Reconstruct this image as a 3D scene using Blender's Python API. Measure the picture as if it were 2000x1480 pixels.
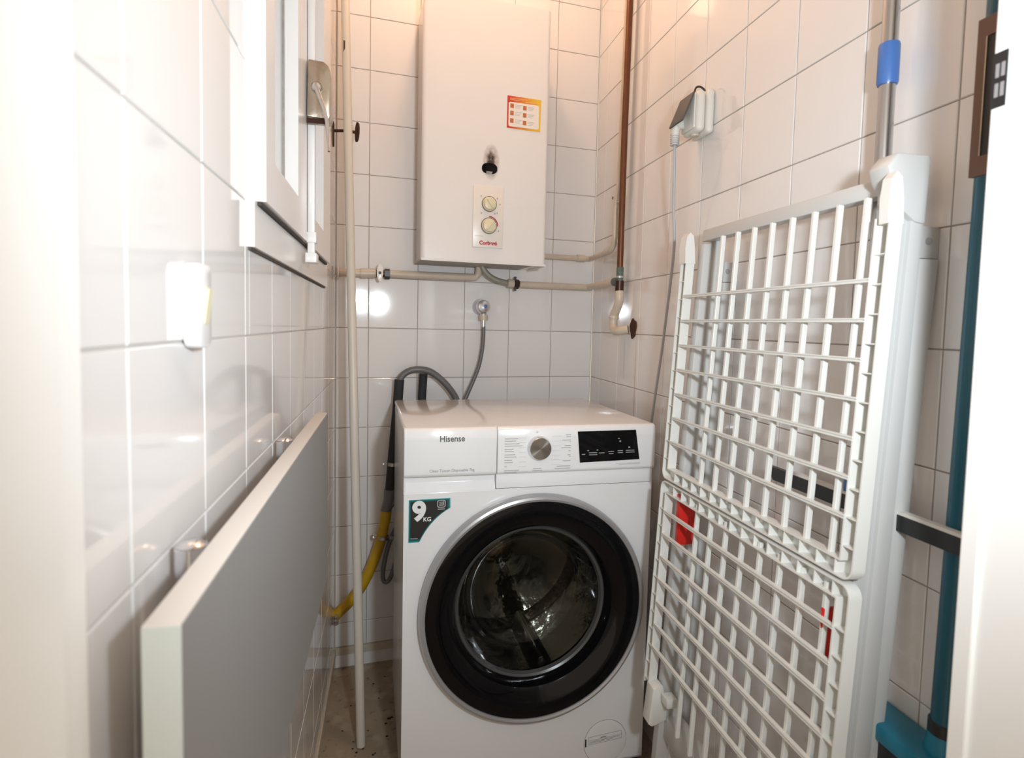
import bpy, bmesh, math, random
from mathutils import Vector, Matrix
random.seed(7)
for o in list(bpy.data.objects): bpy.data.objects.remove(o, do_unlink=True)
scene = bpy.context.scene
COL = scene.collection
PI = math.pi

# ------------------------------------------------------------------ camera
cam_d = bpy.data.cameras.new('camera'); cam = bpy.data.objects.new('camera', cam_d); COL.objects.link(cam)
CR = Vector((0.9782, -0.2064, 0.0219)); CU = Vector((-0.0088, 0.0642, 0.9979)); CF = Vector((0.2074, 0.9764, -0.0610))
CR.normalize(); CF = (CF - CR*CF.dot(CR)).normalized(); CU = CR.cross(CF)
CAM = Vector((0.1567, -1.8009, 1.0583))
m = Matrix.Identity(4)
for i, v in enumerate((CR, CU, -CF)):
    for j in range(3): m[j][i] = v[j]
m.translation = CAM
cam.matrix_world = m
cam_d.sensor_width = 36; cam_d.lens = 20.618; cam_d.sensor_fit = 'HORIZONTAL'
cam_d.shift_x = -0.00206; cam_d.shift_y = -0.01784
cam_d.clip_start = 0.01
cam_d.dof.use_dof = True; cam_d.dof.focus_distance = 1.35; cam_d.dof.aperture_fstop = 6.3
scene.camera = cam
# ------------------------------------------------------------------ world, lights, exposure
w = bpy.data.worlds.new('world'); scene.world = w; w.use_nodes = True
w.node_tree.nodes['Background'].inputs[0].default_value = (1.0, 0.85, 0.70, 1)
w.node_tree.nodes['Background'].inputs[1].default_value = 0.70
scene.view_settings.view_transform = 'Standard'; scene.view_settings.look = 'None'
scene.view_settings.gamma = 1; scene.view_settings.exposure = 0.22
scene.view_settings.use_curve_mapping = False
def light(name, kind, loc, energy, color, size):
    l = bpy.data.lights.new(name, kind); l.energy = energy; l.color = color
    if kind == 'POINT': l.shadow_soft_size = size
    o = bpy.data.objects.new(name, l); o.location = loc; COL.objects.link(o); return o
FLASH = light('camera_flash', 'SPOT', (0.36, -1.83, 1.17), 32.0, (0.84, 0.93, 1.0), 0.03)
FLASH.data.shadow_soft_size = 0.03; FLASH.data.spot_size = math.radians(126); FLASH.data.spot_blend = 1.0
FLASH.rotation_euler = (Vector((0.46, 0.0, 1.20)) - FLASH.location).to_track_quat('-Z', 'Y').to_euler()
LAMP = light('lamp_bulb_light', 'POINT', (0.34, -0.40, 2.38), 8.0, (1.0, 0.60, 0.36), 0.05)

# ------------------------------------------------------------------ materials
MATS = {}
def mat(name, col, rough=0.5, metal=0.0, var=0.0, scale=8.0, bump=0.0, bscale=40.0, coat=0.0, spec=0.5, col2=None):
    if name in MATS: return MATS[name]
    ma = bpy.data.materials.new(name); ma.use_nodes = True
    nt = ma.node_tree; b = nt.nodes['Principled BSDF']
    b.inputs['Roughness'].default_value = rough; b.inputs['Metallic'].default_value = metal
    b.inputs['Specular IOR Level'].default_value = spec
    b.inputs['Coat Weight'].default_value = coat; b.inputs['Coat Roughness'].default_value = 0.05
    tc = nt.nodes.new('ShaderNodeTexCoord')
    no = nt.nodes.new('ShaderNodeTexNoise'); no.inputs['Scale'].default_value = scale; no.inputs['Detail'].default_value = 5
    nt.links.new(tc.outputs['Object'], no.inputs['Vector'])
    mx = nt.nodes.new('ShaderNodeMix'); mx.data_type = 'RGBA'
    c = tuple(col) + (1,)
    c2 = tuple(col2) + (1,) if col2 else tuple(max(0, x*(1-max(var, .03))) for x in col) + (1,)
    mx.inputs['A'].default_value = c; mx.inputs['B'].default_value = c2
    nt.links.new(no.outputs['Fac'], mx.inputs['Factor']); nt.links.new(mx.outputs['Result'], b.inputs['Base Color'])
    if bump:
        n2 = nt.nodes.new('ShaderNodeTexNoise'); n2.inputs['Scale'].default_value = bscale; n2.inputs['Detail'].default_value = 3
        nt.links.new(tc.outputs['Object'], n2.inputs['Vector'])
        bp = nt.nodes.new('ShaderNodeBump'); bp.inputs['Strength'].default_value = bump; bp.inputs['Distance'].default_value = 0.002
        nt.links.new(n2.outputs['Fac'], bp.inputs['Height']); nt.links.new(bp.outputs['Normal'], b.inputs['Normal'])
    MATS[name] = ma
    return ma
def mathn(nt, op, a, b=None, c=None, clamp=False):
    n = nt.nodes.new('ShaderNodeMath'); n.operation = op; n.use_clamp = clamp
    for i, v in enumerate((a, b, c)):
        if v is None: continue
        if isinstance(v, (int, float)): n.inputs[i].default_value = v
        else: nt.links.new(v, n.inputs[i])
    return n.outputs[0]
def mixcol(nt, fac, a, bcol):
    n = nt.nodes.new('ShaderNodeMix'); n.data_type = 'RGBA'
    nt.links.new(fac, n.inputs['Factor'])
    if isinstance(a, tuple): n.inputs['A'].default_value = a
    else: nt.links.new(a, n.inputs['A'])
    n.inputs['B'].default_value = bcol
    return n.outputs['Result']

TILE = mat('glazed_white_tile', (0.79, 0.775, 0.765), 0.07, var=0.04, scale=3, bump=0.06, bscale=9, coat=0.3)
def tile_right():
    ma = TILE.copy(); ma.name = 'glazed_tile_with_rust_runs'; nt = ma.node_tree; b = nt.nodes['Principled BSDF']
    src = b.inputs['Base Color'].links[0].from_socket
    ge = nt.nodes.new('ShaderNodeNewGeometry'); sp = nt.nodes.new('ShaderNodeSeparateXYZ'); nt.links.new(ge.outputs['Position'], sp.inputs[0])
    no = nt.nodes.new('ShaderNodeTexNoise'); no.inputs['Scale'].default_value = 22; no.inputs['Detail'].default_value = 6
    nt.links.new(ge.outputs['Position'], no.inputs['Vector'])
    res = src
    for (y0, wd, z0, z1, k) in ((-0.285, .006, .72, 1.04, .75), (-0.205, .007, .90, 1.03, .35), (-0.300, .045, 1.02, 1.09, .35), (-0.335, .04, 1.15, 1.20, .35), (-0.02, .03, 1.26, 1.31, .4)):
        dy = mathn(nt, 'DIVIDE', mathn(nt, 'SUBTRACT', sp.outputs[1], y0), wd)
        g = mathn(nt, 'SUBTRACT', 1.0, mathn(nt, 'ABSOLUTE', dy), clamp=True)
        zz = mathn(nt, 'DIVIDE', mathn(nt, 'SUBTRACT', sp.outputs[2], (z0+z1)/2), (z1-z0)/2)
        h = mathn(nt, 'SUBTRACT', 1.0, mathn(nt, 'POWER', mathn(nt, 'ABSOLUTE', zz), 3.0), clamp=True)
        f = mathn(nt, 'MULTIPLY', mathn(nt, 'MULTIPLY', g, h), mathn(nt, 'MULTIPLY', no.outputs['Fac'], k*1.5), clamp=True)
        res = mixcol(nt, f, res, (0.42, 0.20, 0.08, 1))
    nt.links.new(res, b.inputs['Base Color'])
    return ma
TILE_R = tile_right()
GROUT = mat('grout_tan_grey', (0.46, 0.40, 0.34), 0.9, var=0.45, scale=14)
GROUT_L = mat('grout_edge_glint', (0.62, 0.59, 0.56), 0.85, var=0.3, scale=14)  # left wall grout coloured lighter to imitate glints on the tile edges
PAINTW = mat('white_gloss_paint', (0.83, 0.81, 0.79), 0.22, var=0.04, scale=6, bump=0.05)
JAMB = mat('cream_door_paint', (0.93, 0.93, 0.90), 0.35, var=0.04)
PLASTER = mat('white_plaster', (0.8, 0.78, 0.75), 0.8, var=0.05, bump=0.2)
ENAMEL = mat('white_enamel', (0.82, 0.82, 0.82), 0.18, coat=0.4)
ENAMEL_TOP = mat('white_lid_enamel', (0.80, 0.78, 0.76), 0.12, coat=0.3)
PANELW = mat('white_glossy_plastic', (0.87, 0.87, 0.87), 0.16)
CREAMM = mat('cream_enamel', (0.80, 0.76, 0.70), 0.3)
CHROME = mat('chrome', (0.75, 0.75, 0.77), 0.12, 1.0)
SILVER = mat('silver_ring', (0.42, 0.42, 0.43), 0.28, 0.45)
STEEL = mat('brushed_steel', (0.5, 0.49, 0.47), 0.28, 1.0, var=0.1)
BRASSY = mat('worn_nickel', (0.66, 0.58, 0.48), 0.22, 1.0, var=0.4, scale=60)
BLACKG = mat('black_gloss', (0.004, 0.004, 0.005), 0.08, spec=0.25)
BLACKP = mat('black_plastic', (0.015, 0.015, 0.016), 0.35)
RACKW = mat('rack_white_plastic', (0.76, 0.76, 0.72), 0.35)
RACKLEG = mat('rack_plastic_darkened', (0.57, 0.57, 0.555), 0.40)  # rack's white plastic darkened so the flash does not burn out the legs
RED = mat('red_plastic', (0.62, 0.02, 0.012), 0.35)
TEAL = mat('teal_plastic', (0.004, 0.085, 0.130), 0.3)
TEAL2 = mat('bright_teal_plastic', (0.012, 0.19, 0.29), 0.35)
BLUE = mat('blue_plastic', (0.06, 0.16, 0.44), 0.35)
GREYH = mat('grey_hose_plastic', (0.135, 0.135, 0.135), 0.4)
GREYC = mat('grey_coupling', (0.16, 0.15, 0.16), 0.45)
FOAM = mat('black_foam_sleeve', (0.022, 0.022, 0.024), 0.75, bump=0.4, bscale=200)
YELLOW = mat('yellow_pipe', (0.60, 0.36, 0.012), 0.35, var=0.25, scale=20)
PIPEC = mat('painted_cream_pipe', (0.66, 0.57, 0.46), 0.35, var=0.28, scale=30, bump=0.25)
STICKM = mat('off_white_stick', (0.66, 0.62, 0.54), 0.4, var=0.12)
COPPER = mat('old_copper', (0.19, 0.075, 0.035), 0.38, 0.55, var=0.4, scale=30)
PATINA = mat('green_patina', (0.16, 0.22, 0.18), 0.7, var=0.7, scale=90)
DKBRASS = mat('dark_brass', (0.07, 0.035, 0.025), 0.35, 0.7, var=0.4)
RUST = mat('rust', (0.09, 0.032, 0.012), 0.9, var=0.7, scale=120, bump=1.0, bscale=150)
ALU = mat('aluminium_pole', (0.55, 0.55, 0.56), 0.25, 1.0)
BEIGEM = mat('board_edge_beige', (0.72, 0.68, 0.63), 0.4)
BOARD = mat('board_grey_face', (0.27, 0.265, 0.26), 0.55, var=0.05, bump=0.05)
BOARDE = mat('board_pale_edge', (0.62, 0.66, 0.62), 0.45)
BROWN = mat('brown_plastic', (0.13, 0.07, 0.05), 0.5)
KNOBY = mat('cream_knob', (0.74, 0.68, 0.47), 0.35)
SOCKW = mat('socket_white', (0.74, 0.72, 0.66), 0.4)
SOCKG = mat('socket_grey_lid', (0.075, 0.072, 0.068), 0.45)
CABLE = mat('grey_cable', (0.46, 0.46, 0.47), 0.4)
TRIMB = mat('beige_skirting', (0.66, 0.58, 0.46), 0.5, var=0.3, scale=25)
INK = mat('dark_ink', (0.10, 0.10, 0.10), 0.5)
INKL = mat('light_grey_ink', (0.42, 0.42, 0.42), 0.5)
WHITEINK = mat('white_ink', (0.8, 0.8, 0.8), 0.5)
GREYINK = mat('dim_grey_ink', (0.32, 0.34, 0.34), 0.5)
REDINK = mat('red_ink', (0.5, 0.02, 0.03), 0.5)
ORANGEINK = mat('orange_ink', (0.68, 0.20, 0.06), 0.5, var=0.5, scale=200)
TEALINK = mat('teal_ink', (0.0, 0.10, 0.11), 0.4)
PALETEAL = mat('pale_teal_edge', (0.02, 0.30, 0.32), 0.4)
STICKBLK = mat('sticker_black', (0.012, 0.012, 0.014), 0.35)
def floor_mat():
    ma = mat('dirty_floor', (0.46, 0.38, 0.27), 0.55, col2=(0.20, 0.155, 0.11), scale=7, bump=0.3, bscale=60)
    nt = ma.node_tree; b = nt.nodes['Principled BSDF']; src = b.inputs['Base Color'].links[0].from_socket
    tc = nt.nodes.new('ShaderNodeTexCoord')
    v = nt.nodes.new('ShaderNodeTexNoise'); v.inputs['Scale'].default_value = 55; v.inputs['Detail'].default_value = 8
    nt.links.new(tc.outputs['Object'], v.inputs['Vector'])
    f = mathn(nt, 'MULTIPLY', mathn(nt, 'SUBTRACT', v.outputs['Fac'], 0.60, clamp=True), 6.0, clamp=True)
    r = mixcol(nt, f, src, (0.05, 0.035, 0.03, 1))
    v2 = nt.nodes.new('ShaderNodeTexNoise'); v2.inputs['Scale'].default_value = 16; v2.inputs['Detail'].default_value = 4
    nt.links.new(tc.outputs['Object'], v2.inputs['Vector'])
    f2 = mathn(nt, 'MULTIPLY', mathn(nt, 'SUBTRACT', v2.outputs['Fac'], 0.54, clamp=True), 4.0, clamp=True)
    r = mixcol(nt, f2, r, (0.48, 0.42, 0.32, 1))
    nt.links.new(r, b.inputs['Base Color']); return ma
FLOORM = floor_mat()
def glass_mat(name, tint, gloss_rough=0.03, ior=1.5, base=0.0):
    ma = bpy.data.materials.new(name); ma.use_nodes = True; nt = ma.node_tree
    nt.nodes.remove(nt.nodes['Principled BSDF'])
    out = nt.nodes['Material Output']
    t = nt.nodes.new('ShaderNodeBsdfTransparent'); t.inputs[0].default_value = tuple(tint)+(1,)
    g = nt.nodes.new('ShaderNodeBsdfGlossy'); g.inputs['Roughness'].default_value = gloss_rough
    lw = nt.nodes.new('ShaderNodeFresnel'); lw.inputs[0].default_value = ior
    tc = nt.nodes.new('ShaderNodeTexCoord'); no = nt.nodes.new('ShaderNodeTexNoise'); no.inputs['Scale'].default_value = 14
    nt.links.new(tc.outputs['Object'], no.inputs['Vector'])
    bp = nt.nodes.new('ShaderNodeBump'); bp.inputs['Strength'].default_value = 0.15; bp.inputs['Distance'].default_value = 0.003
    nt.links.new(no.outputs['Fac'], bp.inputs['Height']); nt.links.new(bp.outputs['Normal'], g.inputs['Normal'])
    f = mathn(nt, 'MINIMUM', mathn(nt, 'ADD', lw.outputs[0], base, clamp=True), 0.25)
    mx = nt.nodes.new('ShaderNodeMixShader'); nt.links.new(f, mx.inputs[0]); nt.links.new(t.outputs[0], mx.inputs[1]); nt.links.new(g.outputs[0], mx.inputs[2])
    nt.links.new(mx.outputs[0], out.inputs[0]); return ma
BOWLG = glass_mat('smoked_bowl_glass', (0.50, 0.50, 0.47), 0.04, 1.32, 0.01)
PANE = mat('frosted_window_pane', (0.66, 0.70, 0.73), 0.12, var=0.05, coat=0.3)
DRUM = mat('drum_steel', (0.40, 0.40, 0.37), 0.13, 1.0, var=0.3, scale=6, bump=3.0, bscale=16)

# ------------------------------------------------------------------ mesh helpers
def link(name, me, m_, parent=None, smooth=False, auto=None):
    if m_ is not None: me.materials.append(m_)
    o = bpy.data.objects.new(name, me); COL.objects.link(o)
    if parent is not None: o.parent = parent
    if smooth:
        for p in me.polygons: p.use_smooth = True
        if auto is not None:
            try: me.set_sharp_from_angle(angle=math.radians(auto))
            except Exception: pass
    return o
def fin(name, bm, m_, parent=None, smooth=False, auto=35):
    bmesh.ops.recalc_face_normals(bm, faces=bm.faces)
    me = bpy.data.meshes.new(name); bm.to_mesh(me); bm.free()
    return link(name, me, m_, parent, smooth, auto)
def B(): return bmesh.new()
def box(bm, a, b, bev=0.0, seg=2):
    a = Vector(a); b = Vector(b)
    vs = [bm.verts.new((x, y, z)) for x in (a.x, b.x) for y in (a.y, b.y) for z in (a.z, b.z)]
    fs = [(0,1,3,2),(4,6,7,5),(0,4,5,1),(2,3,7,6),(0,2,6,4),(1,5,7,3)]
    faces = [bm.faces.new([vs[i] for i in f]) for f in fs]
    if bev > 0:
        es = list({e for f in faces for e in f.edges})
        bmesh.ops.recalc_face_normals(bm, faces=faces)
        bmesh.ops.bevel(bm, geom=es, offset=bev, segments=seg, profile=0.5, affect='EDGES')
    return bm
def mbox(name, a, b, m_, parent=None, bev=0.0, seg=2):
    bm = B(); box(bm, a, b, bev, seg); return fin(name, bm, m_, parent, bev > 0)
def prism(bm, pts, axis, a, b, bev=0.0):
    """extrude a 2D polygon: axis 'y' -> pts are (x,z); 'x' -> (y,z); 'z' -> (x,y)"""
    def P(p, t):
        if axis == 'y': return (p[0], t, p[1])
        if axis == 'x': return (t, p[0], p[1])
        return (p[0], p[1], t)
    v0 = [bm.verts.new(P(p, a)) for p in pts]; v1 = [bm.verts.new(P(p, b)) for p in pts]
    n = len(pts); fs = [bm.faces.new(v0), bm.faces.new(v1[::-1])]
    for i in range(n): fs.append(bm.faces.new((v0[i], v1[i], v1[(i+1) % n], v0[(i+1) % n])))
    if bev > 0:
        bmesh.ops.recalc_face_normals(bm, faces=fs)
        bmesh.ops.bevel(bm, geom=list({e for f in fs for e in f.edges}), offset=bev, segments=2, profile=0.5, affect='EDGES')
    return bm
def smoothpath(pts, n=6):
    P = [Vector(p) for p in pts]
    if len(P) < 3: return P
    out = []
    for i in range(len(P)-1):
        p0 = P[max(i-1, 0)]; p1 = P[i]; p2 = P[i+1]; p3 = P[min(i+2, len(P)-1)]
        for k in range(n):
            t = k/n
            out.append(0.5*((2*p1)+(-p0+p2)*t+(2*p0-5*p1+4*p2-p3)*t*t+(-p0+3*p1-3*p2+p3)*t*t*t))
    out.append(P[-1]); return out
def tube(bm, pts, r, seg=14, sm=0, flat=1.0):
    P = smoothpath(pts, sm) if sm else [Vector(p) for p in pts]
    n = len(P); R = r if callable(r) else (lambda t: r)
    t0 = (P[1]-P[0]).normalized(); up = Vector((0, 0, 1)) if abs(t0.z) < 0.9 else Vector((1, 0, 0))
    nrm = (up - t0*up.dot(t0)).normalized(); rings = []
    for i in range(n):
        t = (P[min(i+1, n-1)]-P[max(i-1, 0)]).normalized()
        nrm = (nrm - t*nrm.dot(t)).normalized(); bi = t.cross(nrm); rr = R(i/(n-1))
        rings.append([bm.verts.new(P[i]+nrm*(rr*math.cos(2*PI*k/seg))+bi*(rr*flat*math.sin(2*PI*k/seg))) for k in range(seg)])
    for i in range(n-1):
        for k in range(seg):
            bm.faces.new((rings[i][k], rings[i][(k+1) % seg], rings[i+1][(k+1) % seg], rings[i+1][k]))
    bm.faces.new(rings[0][::-1]); bm.faces.new(rings[-1])
    return bm
def mtube(name, pts, r, m_, parent=None, seg=14, sm=0):
    bm = B(); tube(bm, pts, r, seg, sm); return fin(name, bm, m_, parent, True, 50)
def lathe(bm, prof, c, ax, seg=48, closed=False):
    """prof list of (radius, height along ax)"""
    c = Vector(c); ax = Vector(ax).normalized()
    u = ax.orthogonal().normalized(); v = ax.cross(u); rings = []
    for (r, h) in prof:
        if r < 1e-6: rings.append([bm.verts.new(c+ax*h)])
        else: rings.append([bm.verts.new(c+ax*h+u*(r*math.cos(2*PI*k/seg))+v*(r*math.sin(2*PI*k/seg))) for k in range(seg)])
    m_ = len(rings)
    for i in range(m_ if closed else m_-1):
        a, b = rings[i], rings[(i+1) % m_]
        for k in range(seg):
            k2 = (k+1) % seg
            if len(a) == 1 and len(b) == 1: continue
            if len(a) == 1: bm.faces.new((a[0], b[k2], b[k]))
            elif len(b) == 1: bm.faces.new((a[k], a[k2], b[0]))
            else: bm.faces.new((a[k], a[k2], b[k2], b[k]))
    return bm
def mlathe(name, prof, c, ax, m_, parent=None, seg=48, closed=False, auto=35):
    bm = B(); lathe(bm, prof, c, ax, seg, closed); return fin(name, bm, m_, parent, True, auto)
def rrect(x0, z0, x1, z1, r, n=5):
    pts = []
    for cx, cz, a0 in ((x1-r, z1-r, 0), (x0+r, z1-r, 90), (x0+r, z0+r, 180), (x1-r, z0+r, 270)):
        for k in range(n+1):
            a = math.radians(a0+90*k/n); pts.append((cx+r*math.cos(a), cz+r*math.sin(a)))
    return pts
def text(name, s, size, m_, parent, loc, ext=0.0004, align='CENTER', rot=(PI/2, 0, 0), sx=1.0, off=0.0):
    cu = bpy.data.curves.new(name, 'FONT'); cu.body = s; cu.size = size; cu.extrude = ext; cu.align_x = align; cu.align_y = 'CENTER'; cu.offset = off
    tmp = bpy.data.objects.new('tmp', cu); COL.objects.link(tmp)
    bpy.context.view_layer.update()
    me = bpy.data.meshes.new_from_object(tmp.evaluated_get(bpy.context.evaluated_depsgraph_get()))
    bpy.data.objects.remove(tmp, do_unlink=True)
    o = link(name, me, m_, parent); o.location = loc; o.rotation_euler = rot; o.scale = (sx, 1, 1)
    return o
def tag(o, label, cat, group=None):
    o['label'] = label; o['category'] = cat
    if group: o['group'] = group
    return o
def thing(name, label, cat, loc=(0, 0, 0), rz=0.0, group=None):
    o = bpy.data.objects.new(name, None); COL.objects.link(o); o.empty_display_size = 0.02
    o.location = loc; o.rotation_euler = (0, 0, rz); return tag(o, label, cat, group)
def struct(o): o['kind'] = 'structure'; return o

# ------------------------------------------------------------------ room frame
BETA = 0.1; WB = 0.8260; WX = 0.8219; C1Y = 0.0825; ZC = 2.5; T = 0.15; Z0 = 1.0395
cb, sb = math.cos(BETA), math.sin(BETA)
def BK(s, z, off=0.0): return Vector((s*cb+off*sb, s*sb-off*cb, z))     # back wall: along, up, proud of it
def RT(r, z, off=0.0): return Vector((WX-off, C1Y-r, z))               # right wall: towards the door, up, proud
FRONT = -1.62

def tile_mesh(rects, name):
    bm = B(); e = 0.0011
    for (u0, z0, u1, z1) in rects:
        a = [bm.verts.new(p) for p in ((u0+e, 0, z0+e), (u1-e, 0, z0+e), (u1-e, 0, z1-e), (u0+e, 0, z1-e))]
        b = [bm.verts.new(p) for p in ((u0, .0009, z0), (u1, .0009, z0), (u1, .0009, z1), (u0, .0009, z1))]
        c = [bm.verts.new(p) for p in ((u0, .005, z0), (u1, .005, z0), (u1, .005, z1), (u0, .005, z1))]
        bm.faces.new(a)
        for q, r_ in ((a, b), (b, c)):
            for i in range(4): bm.faces.new((q[i], r_[i], r_[(i+1) % 4], q[(i+1) % 4]))
    bmesh.ops.recalc_face_normals(bm, faces=bm.faces)
    for f in bm.faces:
        if abs(f.normal.y) > 0.99 and f.normal.y > 0: f.normal_flip()
    me = bpy.data.meshes.new(name); bm.to_mesh(me); bm.free()
    return me
def tiles(parent, org, rz, ucuts, zcuts, hole, m_, mesh_cache={}):
    g = 0.0009
    for i in range(len(ucuts)-1):
        for j in range(len(zcuts)-1):
            u0, u1, z0, z1 = ucuts[i]+g, ucuts[i+1]-g, zcuts[j]+g, zcuts[j+1]-g
            if u1-u0 < .006 or z1-z0 < .006: continue
            rects = [(u0, z0, u1, z1)]
            if hole:
                h0, k0, h1, k1 = hole
                if not (u1 <= h0 or u0 >= h1 or z1 <= k0 or z0 >= k1):
                    rects = []
                    if u0 < h0: rects.append((u0, z0, h0, z1))
                    if u1 > h1: rects.append((h1, z0, u1, z1))
                    a, b = max(u0, h0), min(u1, h1)
                    if z0 < k0: rects.append((a, z0, b, k0))
                    if z1 > k1: rects.append((a, k1, b, z1))
                    rects = [r for r in rects if r[2]-r[0] > .006 and r[3]-r[1] > .006]
            if not rects: continue
            cu, cz = (u0+u1)/2, (z0+z1)/2
            loc_rects = [(a-cu, b-cz, c-cu, d-cz) for a, b, c, d in rects]
            key = (m_.name,)+tuple(round(x, 4) for r in loc_rects for x in r)
            me = mesh_cache.get(key)
            if me is None:
                me = tile_mesh(loc_rects, 'tile'); me.materials.append(m_); mesh_cache[key] = me
            o = bpy.data.objects.new('tile', me); COL.objects.link(o); o.parent = parent
            u = Vector((math.cos(rz), math.sin(rz), 0))
            o.location = Vector(org)+u*cu+Vector((0, 0, cz))
            o.rotation_euler = (random.gauss(0, .0016), 0, rz+random.gauss(0, .0016))
            if abs(rz) < .01 and .1 < cu < .24 and 1.04 < cz < 1.19: o.rotation_euler = (0.0, 0, rz-.024); o.location.y -= .0012   # tile turned on purpose to shift the flash's reflection in it
def cuts(first, step, lo, hi):
    out = [lo]; v = first
    while v - step > lo: v -= step
    while v < hi - 1e-4:
        if v > lo + 1e-4: out.append(v)
        v += step
    out.append(hi); return out
ZCUT = cuts(Z0, T, 0.065, ZC)
# floor, ceiling
fl = mbox('floor', (-0.05, -2.6, -0.05), (WX+.05, 0.25, 0.0), FLOORM); struct(fl)
ce = mbox('ceiling', (-0.05, -1.7, ZC), (WX+.05, 0.25, ZC+.05), PLASTER); struct(ce)
# left wall (grout bed with the window opening) + tiles
WY0, WY1, WZ0, WZ1 = -1.093, -0.318, 1.139, 2.20
h = (WY0+.01, WZ0+.01, WY1-.01, WZ1-.01)
bm = B(); bx = (-.06, -.0016)
box(bm, (bx[0], FRONT+.1, 0), (bx[1], h[0], ZC)); box(bm, (bx[0], h[2], 0), (bx[1], 0.0, ZC))
box(bm, (bx[0], h[0], 0), (bx[1], h[2], h[1])); box(bm, (bx[0], h[0], h[3]), (bx[1], h[2], ZC))
wl = struct(fin('wall_left', bm, GROUT_L))
tiles(wl, (0, 0, 0), PI/2, cuts(-.952, T, -1.52, -0.001), ZCUT, h, TILE)
bm = B(); box(bm, (0, .0016, 0), (WB, .06, ZC)); wb = struct(fin('wall_back', bm, GROUT)); wb.rotation_euler = (0, 0, BETA)
tiles(wb, (0, 0, 0), 0.0, cuts(.0937, .1463, 0.001, WB-.001), ZCUT, None, TILE)
bm = B(); box(bm, (WX+.0016, FRONT+.1, 0), (WX+.06, C1Y, ZC)); wr = struct(fin('wall_right', bm, GROUT))
tiles(wr, (WX, C1Y, 0), -PI/2, cuts(.0865, T, 0.001, 1.56), ZCUT, None, TILE_R)
# skirting: white tile strip below a narrow beige strip
def skirt(name, org, rz, L):
    e = bpy.data.objects.new(name, None); COL.objects.link(e); struct(e); e.location = org; e.rotation_euler = (0, 0, rz)
    mbox('strip', (0.001, -.004, .041), (L, .004, .064), TRIMB, e)
    k = 0; x = .002
    while x < L-.01:
        x1 = min(L, x+.33); mbox('tile', (x, -.001, .001), (x1-.002, .005, .039), TILE, e); x = x1
    return e
skirt('baseboard_left', (0, -1.5, 0), PI/2, 1.495)
skirt('baseboard_back', (0, 0, 0), BETA, WB)
skirt('baseboard_right', (WX, C1Y, 0), -PI/2, 1.55)

# ---------------- front wall with the doorway the camera looks through
bm = B()
box(bm, (.700, FRONT, 0), (WX+.06, -1.365, ZC)); box(bm, (-.06, FRONT, 2.10), (.700, -1.365, ZC)); box(bm, (-.06, FRONT, 0), (-.012, -1.52, 2.10))
struct(fin('wall_front', bm, PLASTER))
dr = bpy.data.objects.new('door_1', None); COL.objects.link(dr); struct(dr); dr['label'] = 'white painted door frame in the foreground'
bm = B(); box(bm, (.680, -1.380, 0), (.700, -1.362, 2.1), .002); box(bm, (.684, FRONT-.01, 0), (.700, -1.379, 2.1), .002); fin('jamb', bm, JAMB, dr)
bm = B(); box(bm, (-.012, -1.497, 0), (.0045, -1.4665, 2.1), .0015); box(bm, (-.012, -1.62, 0), (.0130, -1.503, 2.1), .003); fin('jamb', bm, JAMB, dr)
mbox('head_jamb', (-.012, FRONT-.01, 2.08), (.700, -1.362, 2.10), JAMB, dr)
sp = mbox('strike_plate', (.6788, -1.3755, 1.259), (.6800, -1.3625, 1.307), BLACKP, dr)
for (a, b) in ((1.268, 1.280), (1.285, 1.297)):
    for (c, d) in ((-1.3742, -1.3712), (-1.3692, -1.3662)): mbox('slot', (.6782, c, a), (.6790, d, b), SILVER, sp)

# ---------------- window on the left wall
wn = bpy.data.objects.new('window_1', None); COL.objects.link(wn); struct(wn)
XF = .008
bm = B(); fw_ = .048
for a, b in (((-.03, WY0, WZ0), (XF, WY1, WZ0+fw_)), ((-.03, WY0, WZ1-fw_), (XF, WY1, WZ1)), ((-.03, WY0, WZ0+fw_), (XF, WY0+.032, WZ1-fw_)), ((-.03, WY1-.045, WZ0+fw_), (XF, WY1, WZ1-fw_)), ((-.03, -.752, WZ0+fw_), (XF-.001, -.715, WZ1-fw_))):
    box(bm, a, b)
fr_ = fin('window_frame', bm, PAINTW, wn)
bm = B(); box(bm, (-.001, WY0+.004, WZ0-.0030), (.003, WY1, WZ0-.0001)); fin('frame_gap_shade', bm, mat('gap_shade_brown', (.12, .09, .07), .9, var=.5, scale=60), wn)  # dark strip painted as the shaded gap below the window frame
def sash(y0, y1, s0, s1, gz, xs=.0185):
    z0, z1 = WZ0+.052, WZ1-.03
    bm = B()
    for a, b in (((-.008, y0, z0), (xs, s0, z1)), ((-.008, s1, z0), (xs, y1, z1)), ((-.008, s0, z0), (xs, s1, gz)), ((-.008, s0, z1-.05), (xs, s1, z1))):
        box(bm, a, b)
    s = fin('sash', bm, PAINTW, wn)
    mbox('pane', (-.0065, s0-.002, gz-.002), (-.0035, s1+.002, z1-.048), PANE, s)
    bm = B()
    for a, b in (((-.0034, s0, gz), (-.001, s0+.005, z1-.05)), ((-.0034, s1-.004, gz), (-.001, s1, z1-.05)), ((-.0034, s0, gz), (-.001, s1, gz+.004))): box(bm, a, b)
    fin('putty', bm, mat('old_putty', (.45, .42, .38), .9, var=.5, scale=80), s)
    return s
sash(-1.084, -.752, -1.030, -.846, 1.246)
sash(-.722, -.362, -.660, -.500, 1.246)
bm = B(); box(bm, (-.001, -1.080, WZ0+.0482), (.0125, -.37, WZ0+.0515)); fin('gap', bm, mat('dark_gap', (.06, .05, .045), .9), wn)
sh = mbox('shutter', (-.05, WY0+.01, WZ0+.01), (-.035, WY1-.01, WZ1-.01), PAINTW, wn)
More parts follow.
